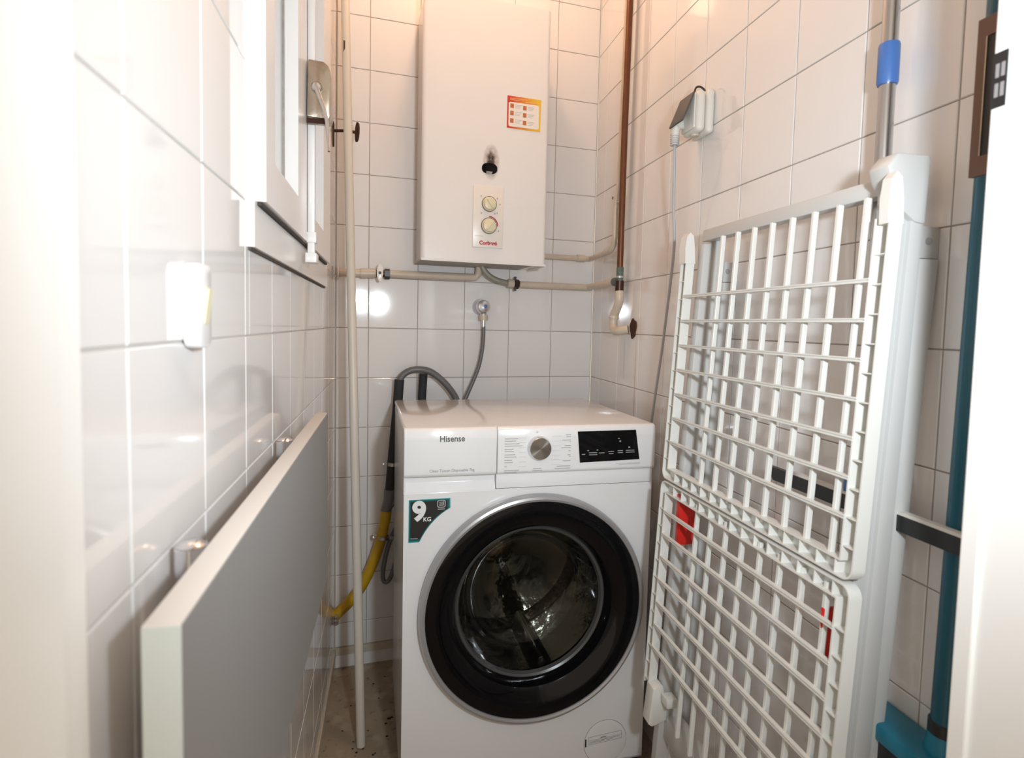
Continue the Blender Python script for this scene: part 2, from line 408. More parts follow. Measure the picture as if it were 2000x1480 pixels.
# espagnolette rod, guides, chrome lock box and lever
rod = thing('window_bolt', 'white vertical bolt rod with chrome lever handle on the window, beside the tap wall', 'window handle', (.024, -.737, 1.16))
mbox('rod', (-.006, -.007, .0), (.006, .007, 1.0), PAINTW, rod, .002)
mbox('rod_guide', (-.008, -.018, -.004), (.010, .014, .012), PAINTW, rod, .001)
mbox('rod_guide', (-.007, -.010, .030), (.0085, .010, .048), PAINTW, rod, .001)
bm = B(); prism(bm, [(-.004, .232), (.030, .230), (.034, .238), (.034, .303), (.030, .316), (.022, .322), (-.002, .324)], 'y', -.030, .012, .002); fin('lock_box', bm, BRASSY, rod, True)
mlathe('pivot', [(0, .012), (.006, .011), (.0085, .007), (.009, 0)], (.012, -.030, .278), (0, -1, 0), CHROME, rod, 20)
bm = B(); tube(bm, [(.012, -.038, .277), (.017, -.041, .262), (.024, -.044, .243), (.029, -.047, .222), (.031, -.050, .200), (.033, -.055, .182), (.034, -.060, .170)], lambda t: .0046*(1-.6*t), 12, 4); fin('lever', bm, CHROME, rod, True)
mbox('bracket', (-.004, -.030, .222), (.028, -.026, .230), DKBRASS, rod)

# ---------------- fold-down board on brackets along the left wall
bd = thing('folded_board', 'grey flat board with beige edges mounted along the left wall', 'board', (.030, -1.469, .60))
PZ0, PZ1, PY1 = .598, .896, -.724
L_ = PY1+1.469
mbox('face_panel', (.0165, .0012, PZ0-.60+.001), (.0200, L_-.001, PZ1-.60-.0015), BOARD, bd)
bm = B(); box(bm, (0, 0, PZ0-.6), (.0190, L_, PZ1-.6), .0008); fin('core', bm, BEIGEM, bd, True)
mbox('near_edge', (.0004, -.0008, PZ0-.6), (.0196, .0004, PZ1-.6-.0012), BOARDE, bd)
for yb in (.128, .520):
    bm = B(); lathe(bm, [(0, 0), (.0110, 0), (.0110, -.055), (0, -.055)], (-.0145, yb, .292), (0, 0, 1), 24); c_ = fin('bracket', bm, CHROME, bd, True)
    bm = B(); lathe(bm, [(0, .0035), (.006, .003), (.0105, .0)], (-.0145, yb, .2922), (0, 0, 1), 24); fin('cap', bm, CHROME, c_, True)

# ---------------- light switch on the left wall
sw = thing('light_switch', 'white surface-mounted rocker switch on the left tiled wall', 'switch', (0, -1.285, 1.068))
bm = B(); prism(bm, rrect(-.020, -.0335, .0165, .0335, .0085), 'x', 0, .0115, .002)
fin('switch_body', bm, SOCKW if False else PANELW, sw, True)
bm = B(); prism(bm, [(.0112, .0155), (.0152, .013), (.0118, -.014), (.0112, -.0155)], 'y', -.0045, .0065); fin('rocker', bm, KNOBY, sw)

# ---------------- leaning stick in the back-left corner
st = thing('wooden_stick', 'long off-white stick leaning in the back left corner', 'stick', (.0948, -.3552, 0))
mtube('shaft', [(0, 0, .002), (-.0600, .2150, 1.85), (-.0625, .228, 1.98)], .0112, STICKM, st, 12)
mbox('worn_patch', (-.0635, .195, 1.76), (-.0600, .200, 1.79), RUST, st)
hk = thing('wall_hook', 'small rusty hook screwed into the left wall near the corner', 'hook', (0, -.10, 1.575))
mtube('stem', [(0, 0, 0), (.04, -.01, .0), (.066, -.012, -.004)], .0042, RUST, hk, 10)
bm = B(); lathe(bm, [(0, .003), (.025, .002), (.026, -.002), (0, -.003)], (.0640, -.005, .0), (1, .25, 0), 20); fin('disc', bm, RUST, hk, True)
mbox('wall_plate', (0, -.012, -.04), (.003, .012, .022), RUST, hk)

# ---------------- water heater
XA = Vector((cb, sb, 0))
wh = thing('water_heater', 'tall white gas water heater hung on the back wall', 'water heater', (0, 0, 0), BETA)
# local x = along wall, y = -off, z
bm = B(); sL, sR, FO = .2195, .5835, .190
prof = [(.232, -.01), (.226, -.165)]
for k in range(6):
    a = PI + (PI/2)*k/5; prof.append((sL+.012+.012*math.cos(a), -(FO-.012)+.012*math.sin(a)))
for k in range(6):
    a = 3*PI/2+(PI/2)*k/5; prof.append((sR-.012+.012*math.cos(a), -(FO-.012)+.012*math.sin(a)))
prof += [(.578, -.165), (.574, -.01)]
prism(bm, prof, 'z', 1.234, 1.950)
def heater_mat():
    ma = mat('heater_enamel', (0.80, 0.785, 0.765), 0.22, coat=0.3); nt = ma.node_tree; b = nt.nodes['Principled BSDF']
    src = b.inputs['Base Color'].links[0].from_socket
    tc = nt.nodes.new('ShaderNodeTexCoord'); s = nt.nodes.new('ShaderNodeSeparateXYZ'); nt.links.new(tc.outputs['Object'], s.inputs[0])
    no = nt.nodes.new('ShaderNodeTexNoise'); no.inputs['Scale'].default_value = 90; nt.links.new(tc.outputs['Object'], no.inputs['Vector'])
    res = src
    for (cx, cz, rx, rz_, k, col) in ((.413, 1.512, .026, .052, 1.0, (.25, .17, .12, 1)), (.412, 1.512, .014, .034, 1.3, (.05, .03, .025, 1))):
        dx = mathn(nt, 'POWER', mathn(nt, 'ABSOLUTE', mathn(nt, 'DIVIDE', mathn(nt, 'SUBTRACT', s.outputs[0], cx), rx)), 2.0)
        dz = mathn(nt, 'POWER', mathn(nt, 'ABSOLUTE', mathn(nt, 'DIVIDE', mathn(nt, 'SUBTRACT', s.outputs[2], cz), rz_)), 2.0)
        f = mathn(nt, 'SUBTRACT', 1.0, mathn(nt, 'ADD', dx, dz), clamp=True)
        f = mathn(nt, 'MULTIPLY', f, mathn(nt, 'MULTIPLY', no.outputs['Fac'], 1.7*k), clamp=True)
        res = mixcol(nt, f, res, col)
    nt.links.new(res, b.inputs['Base Color']); return ma
HEAT = heater_mat()
body = fin('casing', bm, HEAT, wh, True, 30)
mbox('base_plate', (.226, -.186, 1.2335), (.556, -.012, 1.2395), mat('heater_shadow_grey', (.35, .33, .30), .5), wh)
bm = B(); box(bm, (.556, -.1895, 1.2300), (.5832, -.1875, 1.2360)); box(bm, (.5812, -.189, 1.229), (.5832, -.03, 1.236)); box(bm, (.2198, -.1895, 1.2300), (.556, -.1875, 1.2360)); fin('bottom_flange', bm, HEAT, wh)
yF = -FO
# control plate
pl = mbox('control_plate', (.3625, yF-.0035, 1.2735), (.4500, yF, 1.444), CREAMM, wh, .001)
def dial(x, z, r, ang, ring=False):
    bm = B(); lathe(bm, [(r*1.16, 0), (r*1.14, .003), (r, .0045), (r*.95, .012), (r*.55, .014), (0, .014)], (0, 0, 0), (0, -1, 0), 36)
    d = fin('knob', bm, KNOBY, pl, True, 30); d.location = (x, yF-.0035, z)
    bm = B(); box(bm, (-r*.16, -.0185, -r*.85), (r*.16, -.012, r*.85), .001); q = fin('grip', bm, KNOBY, d, True); q.rotation_euler = (0, ang, 0)
    mlathe('collar', [(r*1.12, 0), (r*1.24, 0), (r*1.22, .0035), (r*1.12, .0035)], (0, .0002, 0), (0, -1, 0), GREYC, d, 36, True)
    return d
dial(.4085, 1.395, .0175, -.6)
d2 = dial(.4085, 1.3345, .0185, .65)
bm = B()
for k in range(9):
    a0 = math.radians(0+10*k); a1 = math.radians(10+10*k)
    q = [(.0245*math.cos(a0), .0245*math.sin(a0)), (.0245*math.cos(a1), .0245*math.sin(a1)), (.0275*math.cos(a1), .0275*math.sin(a1)), (.0275*math.cos(a0), .0275*math.sin(a0))]
    prism(bm, [(x+.4085, z+1.3345) for x, z in q], 'y', yF-.0044, yF-.0034)
fin('red_arc', bm, REDINK, pl)
bm = B()
for (x, z) in ((.385, 1.415), (.432, 1.412), (.440, 1.396), (.386, 1.3685), (.425, 1.3695), (.432, 1.3715), (.437, 1.3215)):
    box(bm, (x-.0016, yF-.0041, z-.0022), (x+.0016, yF-.0034, z+.0022))
box(bm, (.368, yF-.0041, 1.3045), (.392, yF-.0034, 1.3052))
fin('dial_marks', bm, INKL, pl)
text('brand_lettering', 'Corberó', .0145, REDINK, pl, (.4075, yF-.0040, 1.286), sx=1.0, off=.0006)
# pilot opening: black disc painted as the shaded oval hole, with a metal tongue
bm = B()
ov = [(.4085+.0225*math.copysign(abs(math.cos(a))**.8, math.cos(a)), 1.4935+.0150*math.copysign(abs(math.sin(a))**.8, math.sin(a))) for a in [2*PI*k/28 for k in range(28)]]
prism(bm, ov, 'y', yF-.0012, yF+.001); op = fin('pilot_hole_shade', bm, BLACKG, wh)
bm = B(); prism(bm, [(.398, 1.4785), (.414, 1.4785), (.417, 1.4850), (.399, 1.4855)], 'y', yF-.0022, yF-.0012); fin('tongue', bm, CHROME, op)
# instruction sticker
bm = B(); prism(bm, [(.456, 1.6115), (.5555, 1.6105), (.5570, 1.6995), (.4565, 1.7000)], 'y', yF-.0011, yF+.0)
def grad():
    ma = mat('sticker_red_to_yellow', (.62, .05, .02), .4); nt = ma.node_tree; b = nt.nodes['Principled BSDF']
    tc = nt.nodes.new('ShaderNodeTexCoord'); s = nt.nodes.new('ShaderNodeSeparateXYZ'); nt.links.new(tc.outputs['Object'], s.inputs[0])
    f = mathn(nt, 'DIVIDE', mathn(nt, 'SUBTRACT', s.outputs[0], .468), .08, clamp=True)
    r = mixcol(nt, f, (.60, .05, .025, 1), (.80, .50, .03, 1)); nt.links.new(r, b.inputs['Base Color']); return ma
stk = fin('instruction_sticker', bm, grad(), wh)
bm = B(); prism(bm, rrect(.4605, 1.6160, .5510, 1.6830, .005), 'y', yF-.0015, yF-.0008); fin('sticker_field', bm, mat('sticker_white', (.82, .78, .72), .4), stk)
for (x, z) in ((.470, 1.673), (.470, 1.653), (.470, 1.632), (.508, 1.671), (.508, 1.651), (.508, 1.630)):
    mbox('pictogram', (x-.0052, yF-.0020, z-.0060), (x+.0052, yF-.0014, z+.0060), ORANGEINK, stk)
bm = B()
for (x, z) in ((.479, 1.676), (.479, 1.656), (.479, 1.635), (.517, 1.674), (.517, 1.654), (.517, 1.633)):
    for q in range(3): box(bm, (x, yF-.0019, z-q*.004), (x+.020-q*.003, yF-.0014, z-q*.004+.0012))
fin('caption_lines', bm, mat('caption_grey', (.55, .52, .50), .5), stk)
bm = B()
for z, x1 in ((1.6925, .515), (1.6885, .505)): box(bm, (.464, yF-.0017, z), (x1, yF-.0010, z+.0018))
box(bm, (.510, yF-.0017, 1.6860), (.545, yF-.0010, 1.6885)); fin('title_lines', bm, mat('title_orange', (.85, .38, .18), .5), stk)

# ---------------- pipes on the back wall
cp = thing('cold_water_pipe', 'cream painted pipe with a white-handled stop valve, left below the water heater', 'pipe')
mtube('pipe_run', [BK(.005, 1.197, .028), BK(.112, 1.200, .028)], .0115, PIPEC, cp)
mtube('pipe_run', [BK(.150, 1.201, .028), BK(.400, 1.202, .028), BK(.414, 1.203, .028), BK(.422, 1.213, .030), BK(.4225, 1.236, .04)], .0112, PIPEC, cp, 14)
mtube('sleeve', [BK(.068, 1.1985, .028), BK(.108, 1.200, .028)], .0145, PIPEC, cp)
mlathe('flange', [(0, .004), (.018, .003), (.020, 0)], BK(.0045, 1.197, .028), XA, PIPEC, cp, 24)
vb = mtube('valve_body', [BK(.108, 1.200, .028), BK(.152, 1.200, .028)], .0105, DKBRASS, cp)
mtube('nut', [BK(.137, 1.200, .028), BK(.152, 1.200, .028)], .0155, BLACKP, cp, 6)
mtube('spindle', [BK(.121, 1.200, .028), BK(.121, 1.200, .060)], .006, DKBRASS, cp)
bm = B(); lens = [(.0088*math.cos(a), .0250*math.sin(a)) for a in [2*PI*k/24 for k in range(24)]]
prism(bm, lens, 'y', -.002, .002, .0008); hd = fin('valve_handle', bm, PAINTW, cp, True); hd.location = BK(.121, 1.200, .062); hd.rotation_euler = (0, 0, BETA)
mlathe('handle_screw', [(0, .003), (.0035, .002), (.0042, 0)], (0, -.002, 0), (0, -1, 0), BLACKP, hd, 12)

hp = thing('hot_water_pipe', 'cream pipe with grey flexible hose, right below the water heater', 'pipe')
mtube('flexible_hose', [BK(.424, 1.250, .05), BK(.432, 1.228, .05), BK(.452, 1.207, .048), BK(.482, 1.194, .045), BK(.516, 1.188, .04)], .0088, mat('braided_hose', (.33, .32, .27), .4, .3, bump=.8, bscale=300), hp, 14, 5)
mtube('coupling', [BK(.514, 1.188, .04), BK(.534, 1.187, .04)], .0135, PIPEC, hp, 8)
mtube('nut', [BK(.534, 1.187, .04), BK(.550, 1.186, .038)], .0150, DKBRASS, hp, 6)
bm = B(); box(bm, BK(.534, 1.165, .046), BK(.542, 1.209, .036)); fin('tap_wing', bm, BLACKP, hp)
mtube('pipe_run', [BK(.548, 1.186, .036), BK(.785, 1.186, .030), BK(.800, 1.1862, .030), RT(.025, 1.1866, .030), RT(.040, 1.187, .026), RT(.262, 1.190, .024)], .0105, PIPEC, hp)
mtube('joint', [RT(.255, 1.190, .024), RT(.290, 1.190, .024)], .0125, PATINA, hp)

gp = thing('upper_cream_pipe', 'thin cream pipe turning the right corner and rising beside the copper pipe', 'pipe')
mtube('pipe_run', [BK(.560, 1.280, .022), BK(.790, 1.2805, .022), RT(.026, 1.281, .022), RT(.040, 1.2815, .020), RT(.185, 1.286, .018), RT(.205, 1.290, .018), RT(.224, 1.302, .018), RT(.229, 1.325, .018), RT(.2285, 1.405, .018), RT(.232, 1.425, .018), RT(.246, 1.445, .018), RT(.252, 1.48, .018), RT(.272, 1.99, .018), RT(.280, 2.495, .018)], .0085, PIPEC, gp)
mtube('solder_joint', [BK(.755, 1.2805, .022), BK(.782, 1.2805, .022)], .0115, PIPEC, gp)
mtube('clip', [RT(.236, 1.424, .018), RT(.272, 1.420, .020)], .003, CHROME, gp, 8)
mlathe('rust_spot', [(0, .002), (.005, 0)], RT(.224, 1.438, .026), (-1, 0, 0), RUST, gp, 10)

co = thing('copper_gas_pipe', 'reddish-brown copper pipe rising on the right wall by the corner', 'pipe')
mtube('pipe_run', [RT(.302, 1.225, .028), RT(.3035, 1.6, .028), RT(.3125, 1.97, .028), RT(.322, 2.495, .028)], .0088, COPPER, co)
mtube('patina_joint', [RT(.303, 1.188, .028), RT(.3035, 1.228, .028)], .0100, PATINA, co)
mtube('band', [RT(.303, 1.198, .028), RT(.303, 1.203, .028)], .0112, CHROME, co)
mtube('brass_socket', [RT(.302, 1.156, .028), RT(.303, 1.190, .028)], .0122, DKBRASS, co)
mtube('painted_bend', [RT(.303, 1.160, .028), RT(.305, 1.146, .028), RT(.303, 1.130, .028), RT(.291, 1.108, .030), RT(.282, 1.094, .032), RT(.279, 1.072, .034), RT(.283, 1.056, .034), RT(.298, 1.047, .033), RT(.316, 1.049, .026), RT(.330, 1.053, .008)], .0125, PIPEC, co, 16, 5)
mtube('elbow_ring', [RT(.279, 1.089, .033), RT(.279, 1.083, .034)], .0150, PIPEC, co)
bm = B(); prism(bm, [(C1Y-.348+.020*math.cos(a)*(1+.18*math.sin(3*a)), 1.0550+.027*math.sin(a)*(1+.12*math.cos(5*a))) for a in [2*PI*k/22 for k in range(22)]], 'x', WX-.003, WX+.0005); fin('rusty_hole', bm, RUST, co)

# ---------------- chrome tap and supply hose
tp = thing('chrome_tap', 'round chrome washing machine tap on the back wall', 'tap')
nb = Vector((sb, -cb, 0))
mlathe('rosette', [(0, .005), (.024, .004), (.0265, 0)], BK(.438, 1.112, 0), nb, CHROME, tp, 32)
mlathe('knob', [(.012, .005), (.013, .02), (.0205, .024), (.0225, .032), (.0215, .040), (.017, .0455), (0, .047)], BK(.438, 1.112, 0), nb, CHROME, tp, 24)
mlathe('blue_dot', [(0, .0485), (.0055, .0475), (.006, .045)], BK(.442, 1.114, 0), nb, BLUE, tp, 16)
mtube('outlet', [BK(.440, 1.098, .028), BK(.4405, 1.082, .030)], .011, CHROME, tp)
mtube('nut', [BK(.4405, 1.086, .030), BK(.441, 1.070, .030)], .0145, PIPEC, tp, 8)
mtube('ferrule', [BK(.441, 1.070, .030), BK(.4412, 1.048, .030)], .0062, CHROME, tp)
shs = thing('supply_hose', 'thin grey supply hose running from the chrome tap behind the washing machine', 'hose')
mtube('hose', [BK(.4412, 1.052, .030), BK(.4412, 1.025, .031), BK(.438, .985, .034), BK(.428, .935, .040), BK(.412, .893, .045), BK(.386, .835, .05), BK(.37, .79, .05), BK(.36, .70, .05)], .0062, GREYH, shs, 12, 4)

# ---------------- drain assembly
dh = thing('drain_hose', 'grey ribbed drain hose arching over the back left of the washing machine', 'hose')
mtube('hose', [BK(.1815, .876, .055), BK(.184, .892, .055), BK(.196, .907, .056), BK(.215, .917, .058), BK(.240, .9195, .06), BK(.268, .914, .06), BK(.295, .897, .06), BK(.325, .868, .06), BK(.352, .828, .06), BK(.362, .78, .06), BK(.366, .70, .06)], .0098, GREYH, dh, 14, 5)
dsl = thing('standing_drain_pipe', 'black foam-covered drain pipe left of the washing machine, above the yellow pipe', 'pipe')
mtube('foam_sleeve', [BK(.1805, .889, .055), BK(.175, .80, .055), BK(.166, .70, .055), BK(.157, .575, .055), BK(.1555, .556, .055)], .0142, FOAM, dsl, 18)
ycp = mtube('y_coupling', [BK(.1555, .560, .055), BK(.1540, .532, .055), BK(.148, .508, .055), BK(.1435, .492, .055)], lambda t: .0172-.002*t, GREYC, dsl, 18)
mtube('side_branch', [BK(.149, .505, .055), BK(.170, .525, .058), BK(.196, .548, .062)], .0105, GREYC, dsl, 14)
yp = thing('yellow_pipe', 'yellow curved waste pipe running down into the left wall', 'pipe')
mtube('pipe', [BK(.1445, .494, .055), BK(.141, .465, .055), BK(.134, .425, .053), BK(.122, .378, .05), BK(.103, .325, .048), BK(.078, .272, .045), BK(.045, .226, .04), BK(.002, .184, .036)], .0158, YELLOW, yp, 18, 5)
mtube('socket_end', [BK(.145, .496, .055), BK(.1415, .466, .055)], .0168, YELLOW, yp, 18)
bm = B()
for k in range(26):
    a = random.random()*2*PI; r_ = random.random()*.022; q = BK(.004, .180, .036)+Vector((random.random()*.006, r_*math.cos(a), r_*math.sin(a)))
    bmesh.ops.create_icosphere(bm, subdivisions=1, radius=.003+.005*random.random(), matrix=Matrix.Translation(q))
pf = fin('plaster_lump', bm, mat('crumbled_plaster', (.45, .36, .27), .95, var=.6, scale=60), yp)
def clamp(nm_parent, s, z, off, ang, r):
    e = bpy.data.objects.new('clamp', None)
    bm = B()
    lathe(bm, [(r+.0006, -.005), (r+.003, -.005), (r+.003, .005), (r+.0006, .005)], (0, 0, 0), (math.sin(ang), 0, math.cos(ang)), 24, True)
    c = fin('pipe_clamp', bm, STEEL, nm_parent, True); c.location = BK(s, z, off)
    for sg in (-1, 1):
        bm = B(); box(bm, (sg*(r+.002)-.0, -.003, -.0055), (sg*(r+.017), .003, .0055), .001)
        t_ = fin('ear', bm, STEEL, c); t_.rotation_euler = (0, ang*.8, BETA)
    bm = B(); lathe(bm, [(0, -.008), (.0042, -.007), (.0042, 0)], (-(r+.011), -.003, 0), (0, 1, 0), 10); fin('screw', bm, CHROME, c)
    return c
clamp(dsl, .1625, .637, .055, .08, .0142)
clamp(yp, .137, .416, .053, .22, .0160)
lp = thing('looped_hose', 'thin grey hose hanging in a loop left of the washing machine', 'hose')
mtube('hose', [BK(.205, .60, .060), BK(.196, .56, .058), BK(.192, .52, .056), BK(.187, .46, .055), BK(.181, .385, .055), BK(.171, .325, .055), BK(.158, .287, .055), BK(.147, .277, .054), BK(.138, .287, .053), BK(.1395, .325, .051), BK(.152, .380, .046), BK(.170, .425, .042), BK(.186, .455, .042), BK(.200, .50, .045)], .0067, GREYH, lp, 12, 5)
dk = thing('dark_riser_pipe', 'short dark pipe standing behind the washing machine under the hose arch', 'pipe')
mtube('pipe', [BK(.2540, .905, .040), BK(.2505, .835, .040), BK(.247, .0, .040)], .0125, FOAM, dk, 16)

# ---------------- washing machine (local x along its front, y into it)
wm = thing('washing_machine', 'white front-loading washing machine with black round door against the back wall', 'washing machine', (.1879, -.5663, 0), .0335)
MW, MD, MH = .570, .455, .838
DC = (.2905, .4295)
# front plate with a round opening
bm = B(); N = 64
def ring_plate(bm, x0, z0, x1, z1, c, r, y):
    angs = sorted([2*PI*k/N for k in range(N)] + [math.atan2(z-c[1], x-c[0]) % (2*PI) for x in (x0, x1) for z in (z0, z1)])
    inn, out = [], []
    for a in angs:
        ca, sa = math.cos(a), math.sin(a); t = 1e9
        if abs(ca) > 1e-9: t = min(t, ((x1 if ca > 0 else x0)-c[0])/ca)
        if abs(sa) > 1e-9: t = min(t, ((z1 if sa > 0 else z0)-c[1])/sa)
        inn.append(bm.verts.new((c[0]+r*ca, y, c[1]+r*sa))); out.append(bm.verts.new((c[0]+t*ca, y, c[1]+t*sa)))
    n = len(angs)
    for i in range(n): bm.faces.new((inn[i], inn[(i+1) % n], out[(i+1) % n], out[i]))
ring_plate(bm, 0, .03, MW, .700, DC, .235, 0)
bm2v = [(0, 0, .03), (0, MD, .03), (0, MD, MH-.012), (0, 0, MH-.012)]
box(bm, (0, .0005, .03), (.004, MD, MH-.016)); box(bm, (MW-.004, .0005, .03), (MW, MD, MH-.016)); box(bm, (0, MD-.004, .03), (MW, MD, MH-.016)); box(bm, (0, .0, .03), (MW, MD, .034))
fin('cabinet', bm, ENAMEL, wm)
bm = B(); box(bm, (-.001, .004, MH-.016), (MW+.001, MD+.004, MH), .006, 3); fin('lid', bm, ENAMEL_TOP, wm, True, 40)
mbox('kick_plate', (.004, .012, 0.0), (MW-.004, .03, .03), BLACKP, wm)
for fx in (.05, MW-.05):
    for fy in (.05, MD-.05): mlathe('foot', [(0, 0), (.018, 0), (.018, .03), (0, .03)], (fx, fy, 0), (0, 0, 1), BLACKP, wm, 16)
# fascia: lower recessed strip, control panel, drawer
mbox('recessed_strip', (.1985, -.0005, .7005), (MW, .02, .7340), PANELW, wm, .0015)
bm = B(); prism(bm, [(-.0110, .7400), (-.0115, .8150), (-.0085, .8330), (.0, .8375), (.02, .8375), (.02, .7340), (-.0070, .7340)], 'x', .1980, MW+.0005, .0022); fin('control_panel', bm, PANELW, wm, True, 25)
bm = B(); prism(bm, [(-.0110, .7400), (-.0115, .8150), (-.0085, .8330), (.0, .8375), (.02, .8375), (.02, .7340), (-.0070, .7340)], 'x', -.0010, .1965, .0022)
dw = fin('detergent_drawer', bm, PANELW, wm, True, 25)
bm = B(); prism(bm, [(-.0015, .6965), (.004, .7060), (.010, .7180), (.010, .7345), (.02, .7345), (.02, .6965)], 'x', -.0005, .1975, .0008); fin('drawer_grip', bm, PANELW, dw, True, 25)
PF = -.0120
text('brand_lettering', 'Hisense', .0185, INK, dw, (.0995, PF, .8150), sx=.92, off=.0002)
text('drawer_lettering', 'Clean Tuscan Disposable 7kg', .0088, INKL, dw, (.100, PF, .7475), sx=.92)
# programme knob
kb = bpy.data.objects.new('knob_mount', None)
bm = B(); lathe(bm, [(.0255, 0), (.0268, .002), (.0262, .006), (.0245, .014), (.0236, .0155)], (.2905, PF+.001, .7905), (0, -1, 0), 64)
kn = fin('programme_knob', bm, CHROME, wm, True, 25)
def spun():
    ma = mat('spun_steel', (.42, .40, .37), .2, 1.0); nt = ma.node_tree; b = nt.nodes['Principled BSDF']
    tg = nt.nodes.new('ShaderNodeTangent'); tg.direction_type = 'RADIAL'; tg.axis = 'Y'
    b.inputs['Anisotropic'].default_value = .9; nt.links.new(tg.outputs[0], b.inputs['Tangent']); return ma
bm = B(); lathe(bm, [(.0236, 0), (.0, .0002)], (0, 0, 0), (0, -1, 0), 96); kc = fin('knob_face', bm, spun(), kn, True); kc.location = (.2905, PF-.0143, .7905)
# printed programme list: short unreadable lines
bm = B()
def dash(x0, x1, z, hgt=.0014): box(bm, (x0, PF-.0002, z-hgt/2), (x1, PF+.0004, z+hgt/2))
rowsL = [(.812, .030), (.807, .025), (.801, .033), (.796, .040), (.789, .020), (.784, .021), (.777, .024), (.772, .027), (.765, .017), (.760, .019), (.751, .006), (.7425, .033), (.7385, .028)]
for z, w_ in rowsL: dash(.213, .213+w_, z)
rowsR = [(.818, .012), (.8135, .011), (.806, .020), (.802, .003), (.794, .014), (.789, .022), (.782, .005), (.773, .007), (.769, .003), (.760, .018), (.748, .032), (.743, .036)]
for z, w_ in rowsR: dash(.364-w_, .364, z)
dash(.2835, .288, .8255); dash(.278, .297, .7445); dash(.277, .299, .7400)
fin('programme_list', bm, INKL, wm)
bm = B()
for i_ in range(7):
    zz = .813-i_*.0105
    box(bm, (.245, PF-.0001, zz), (.262, PF+.0004, zz+.0005)); box(bm, (.320, PF-.0001, zz+.002), (.342, PF+.0004, zz+.0025))
fin('guide_lines', bm, mat('faint_ink', (.62, .62, .62), .5), wm)
# display
bm = B(); prism(bm, [(.3795, .8245), (.5195, .8255), (.5305, .7575), (.3865, .7545)], 'y', PF-.0012, PF+.001); dp = fin('display', bm, BLACKG, wm)
bm = B()
def dd(x0, x1, z, hh=.0016): box(bm, (x0, PF-.0018, z), (x1, PF-.0011, z+hh))
for x0, x1, z in ((.390, .398, .7720), (.407, .426, .7752), (.407, .427, .7705), (.431, .444, .7742), (.453, .467, .7765), (.455, .466, .7720), (.476, .489, .7780), (.477, .489, .7735), (.496, .517, .7782), (.496, .518, .7738)): dd(x0, x1, z)
dd(.403, .4065, .7800, .0022); dd(.425, .4285, .7808, .0022); dd(.502, .5065, .7845, .003); dd(.476, .480, .8060, .002); dd(.4795, .4835, .7990, .003)
fin('display_marks', bm, GREYINK, dp)
bm = B(); box(bm, (.473, PF-.0002, .7490), (.533, PF+.0004, .7500)); box(bm, (.480, PF-.0002, .7465), (.533, PF+.0004, .7475)); fin('small_print', bm, mat('faint_ink2', (.55, .55, .55), .5), wm)
# door
def DL(name, prof, m_, par, seg=72, closed=False, auto=30): return mlathe(name, prof, (DC[0], 0, DC[1]), (0, -1, 0), m_, par, seg, closed, auto)
door = DL('door_ring', [(.2560, .0), (.2590, .008), (.2590, .020), (.2560, .0285), (.2510, .0305), (.2460, .0285), (.2445, .024), (.2445, .0)], SILVER, wm, 96, True)
DL('door_surround', [(.2448, .0265), (.2300, .0290), (.2050, .0220), (.1850, .0080), (.1765, -.012), (.1750, -.020), (.1745, -.030)], BLACKG, door, 96)
DL('bowl_rim', [(.1765, -.016), (.1735, -.0140), (.1690, -.017), (.1660, -.026)], mat('grey_rim', (.07, .07, .068), .25), door, 96)
DL('glass_bowl', [(.1680, -.022), (.1600, -.045), (.1480, -.085), (.1350, -.108), (.1000, -.118), (.0500, -.122), (0, -.123)], BOWLG, door, 72, auto=60)
DL('gasket', [(.1745, -.030), (.185, -.040), (.200, -.045), (.215, -.03), (.235, -.004)], mat('grey_rubber', (.06, .06, .06), .5), wm)
dm = DL('drum', [(.178, -.050), (.222, -.055), (.226, -.070), (.226, -.330), (.205, -.350), (.10, -.346), (.06, -.330), (0, -.326)], DRUM, wm, 72, auto=40)
for k in range(3):
    a = math.radians(75+120*k); c_, s_ = math.cos(a), math.sin(a)
    bm = B()
    pr = [(-.030, .226), (-.016, .196), (-.006, .176), (.006, .176), (.016, .196), (.030, .226)]
    prism(bm, pr, 'y', .080, .315, .004)
    p_ = fin('paddle', bm, STEEL, dm, True); p_.location = (DC[0], 0, DC[1]); p_.rotation_euler = (0, a-PI/2+PI, 0)
# 9 kg sticker
def curved(s):
    base = [(.0110, .6845), (.0985, .6850), (.0990, .6640)]
    cur = []
    for k in range(1, 9):
        t = k/9; p0, p1, p2 = Vector((.0990, .6640)), Vector((.0560, .6410)), Vector((.0335, .5925))
        q = p0*(1-t)**2+p1*2*t*(1-t)+p2*t*t; cur.append((q.x, q.y))
    return base+cur+[(.0335, .5925), (.0105, .5925)]
bm = B(); prism(bm, curved(0), 'y', -.0010, .0005); sk = fin('capacity_sticker', bm, PALETEAL, wm)
c0 = (.042, .650)
bm = B(); prism(bm, [((x-c0[0])*.955+c0[0], (z-c0[1])*.955+c0[1]) for x, z in curved(0)], 'y', -.0013, -.0008); fin('sticker_band', bm, TEALINK, sk)
bm = B(); prism(bm, [((x-c0[0])*.88+c0[0], (z-c0[1])*.88+c0[1]) for x, z in curved(0)], 'y', -.0016, -.0010); fin('sticker_ground', bm, STICKBLK, sk)
text('numeral', '9', .056, WHITEINK, sk, (.0325, -.0018, .6580), sx=1.0, off=.0026)
text('unit', 'KG', .0125, WHITEINK, sk, (.0495, -.0022, .6415), sx=1.0, off=.0003)
bm = B(); o_ = rrect(.0705, .6655, .0885, .6820, .004, 3); i_ = rrect(.0722, .6672, .0868, .6803, .003, 3)
va = [bm.verts.new((x, -.0019, z)) for x, z in o_]; vb_ = [bm.verts.new((x, -.0019, z)) for x, z in i_]
